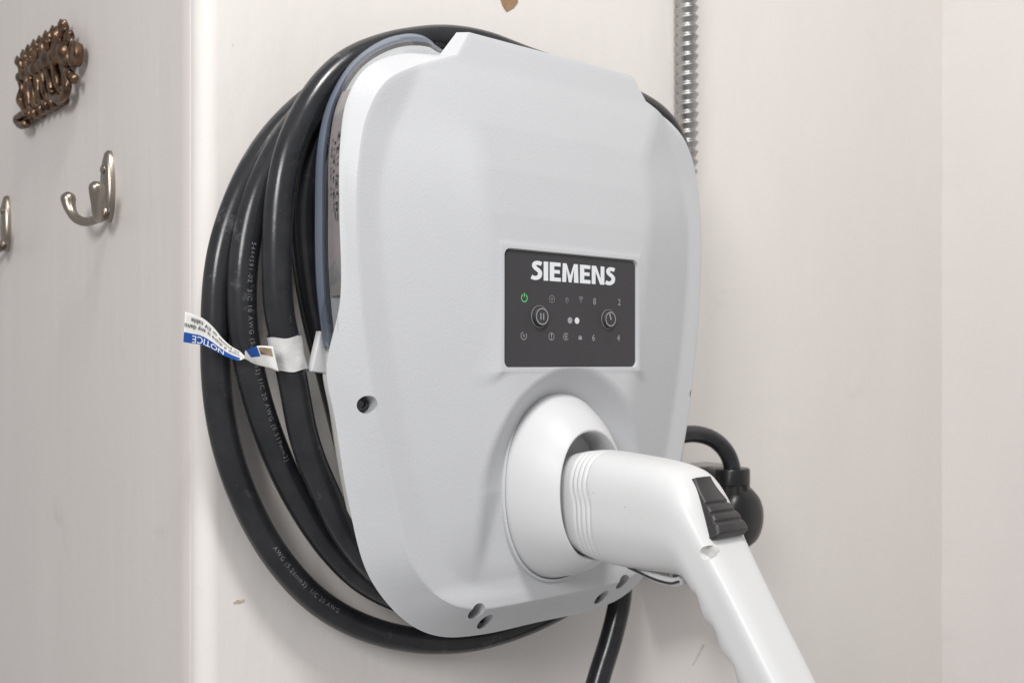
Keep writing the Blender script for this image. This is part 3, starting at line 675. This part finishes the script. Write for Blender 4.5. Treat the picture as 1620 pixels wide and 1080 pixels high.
# ------------------------------------------------------------------ bronze twig ornament
orn = empty('bronze_ornament', 'aged bronze cast twig ornament fixed above the coat hooks', 'ornament', (WX, .33, .229))
def op(name, P, r, seg=12):
    v_, f_ = tube(np.array(P), r, seg); o = obj(name, v_, f_, M['bronze'], None, True); o.parent = orn; o.location = -orn.location
def W(px, py, off): return atX(px, py, WX-off)
def chain(pts_, off): return catmull(np.array([W(a_, b_, off) for a_, b_ in pts_]), 6)
def wob(pts_, k): return [(a_+random.uniform(-k, k), b_+random.uniform(-k, k)) for a_, b_ in pts_]
for base_, off_, ra, rb in (([(34, 126), (44, 120), (54, 113), (64, 107), (76, 98), (90, 91), (101, 86), (112, 82)], .007, .0050, .0085), ([(34, 192), (46, 188), (56, 182), (66, 175), (78, 169), (90, 162), (99, 155)], .005, .0042, .0052), ([(33, 104), (44, 95), (54, 88), (66, 78), (78, 69), (90, 58)], .004, .0038, .0050)):
    P = chain(wob(base_, 1.6), off_); n_ = len(P); op('log', P, np.linspace(ra, rb, n_)*(1+.16*np.sin(np.arange(n_)*1.3)+.10*np.sin(np.arange(n_)*.57)))
for k, (t0, t1, b0_, b1_) in enumerate((((34, 90), (35, 126), (35, 158), (43, 186)), ((43, 80), (42, 116), (46, 150), (50, 184)), ((51, 72), (50, 112), (53, 146), (60, 178)), ((60, 64), (58, 106), (61, 140), (69, 172)), ((69, 58), (66, 100), (71, 136), (78, 168)), ((79, 50), (75, 94), (80, 130), (88, 162)), ((90, 42), (85, 86), (90, 124), (99, 150)), ((103, 32), (97, 64), (97, 94), (107, 122)), ((113, 50), (108, 76), (106, 106), (114, 130)))):
    mid_ = [((t0[0]+t1[0])/2, (t0[1]+t1[1])/2), t1, ((t1[0]+b0_[0])/2, (t1[1]+b0_[1])/2), b0_, ((b0_[0]+b1_[0])/2, (b0_[1]+b1_[1])/2)]
    P = chain([t0]+wob(mid_, 2.0)+[b1_], .008); n_ = len(P); q_ = np.linspace(0, 1, n_)
    op('twig', P, np.interp(q_, [0, .10, .30, .55, .85, 1], [.0012, .0048, .0030, .0042, .0036, .0016])*(1+.12*np.sin(q_*21+k)))
    lx, ly = t0; P = chain([(lx+1, ly+16), (lx-5, ly+8), (lx-7, ly-1)], .009); op('leaf', P, np.interp(np.linspace(0, 1, len(P)), [0, .45, 1], [.0014, .0040, .0008]))
    P = chain([(b1_[0]-2, b1_[1]-12), (b1_[0]+4, b1_[1]-6), (b1_[0]+4, b1_[1]+3)], .010); op('leaf', P, np.interp(np.linspace(0, 1, len(P)), [0, .5, 1], [.0012, .0036, .0014]))
P = chain([(104, 118), (107, 138), (102, 152), (90, 158), (82, 150), (84, 143)], .011); op('curl', P, .0034)
P = chain([(45, 178), (34, 183), (27, 190), (33, 198), (42, 196)], .010); op('curl', P, .0038)
c = W(117, 86, .010); cc = [[(c[0]+dx, c[1]+r*math.cos(q)*1.0, c[2]+r*math.sin(q)) for q in a] for dx, r in ((.005, .0095), (-.001, .0108), (-.0025, .0098), (-.003, .0085), (-.0018, .0075), (-.0018, .0005))]
o = obj('log_end', *loft(cc), M['bronze'], None, True, 40); o.parent = orn; o.location = -orn.location
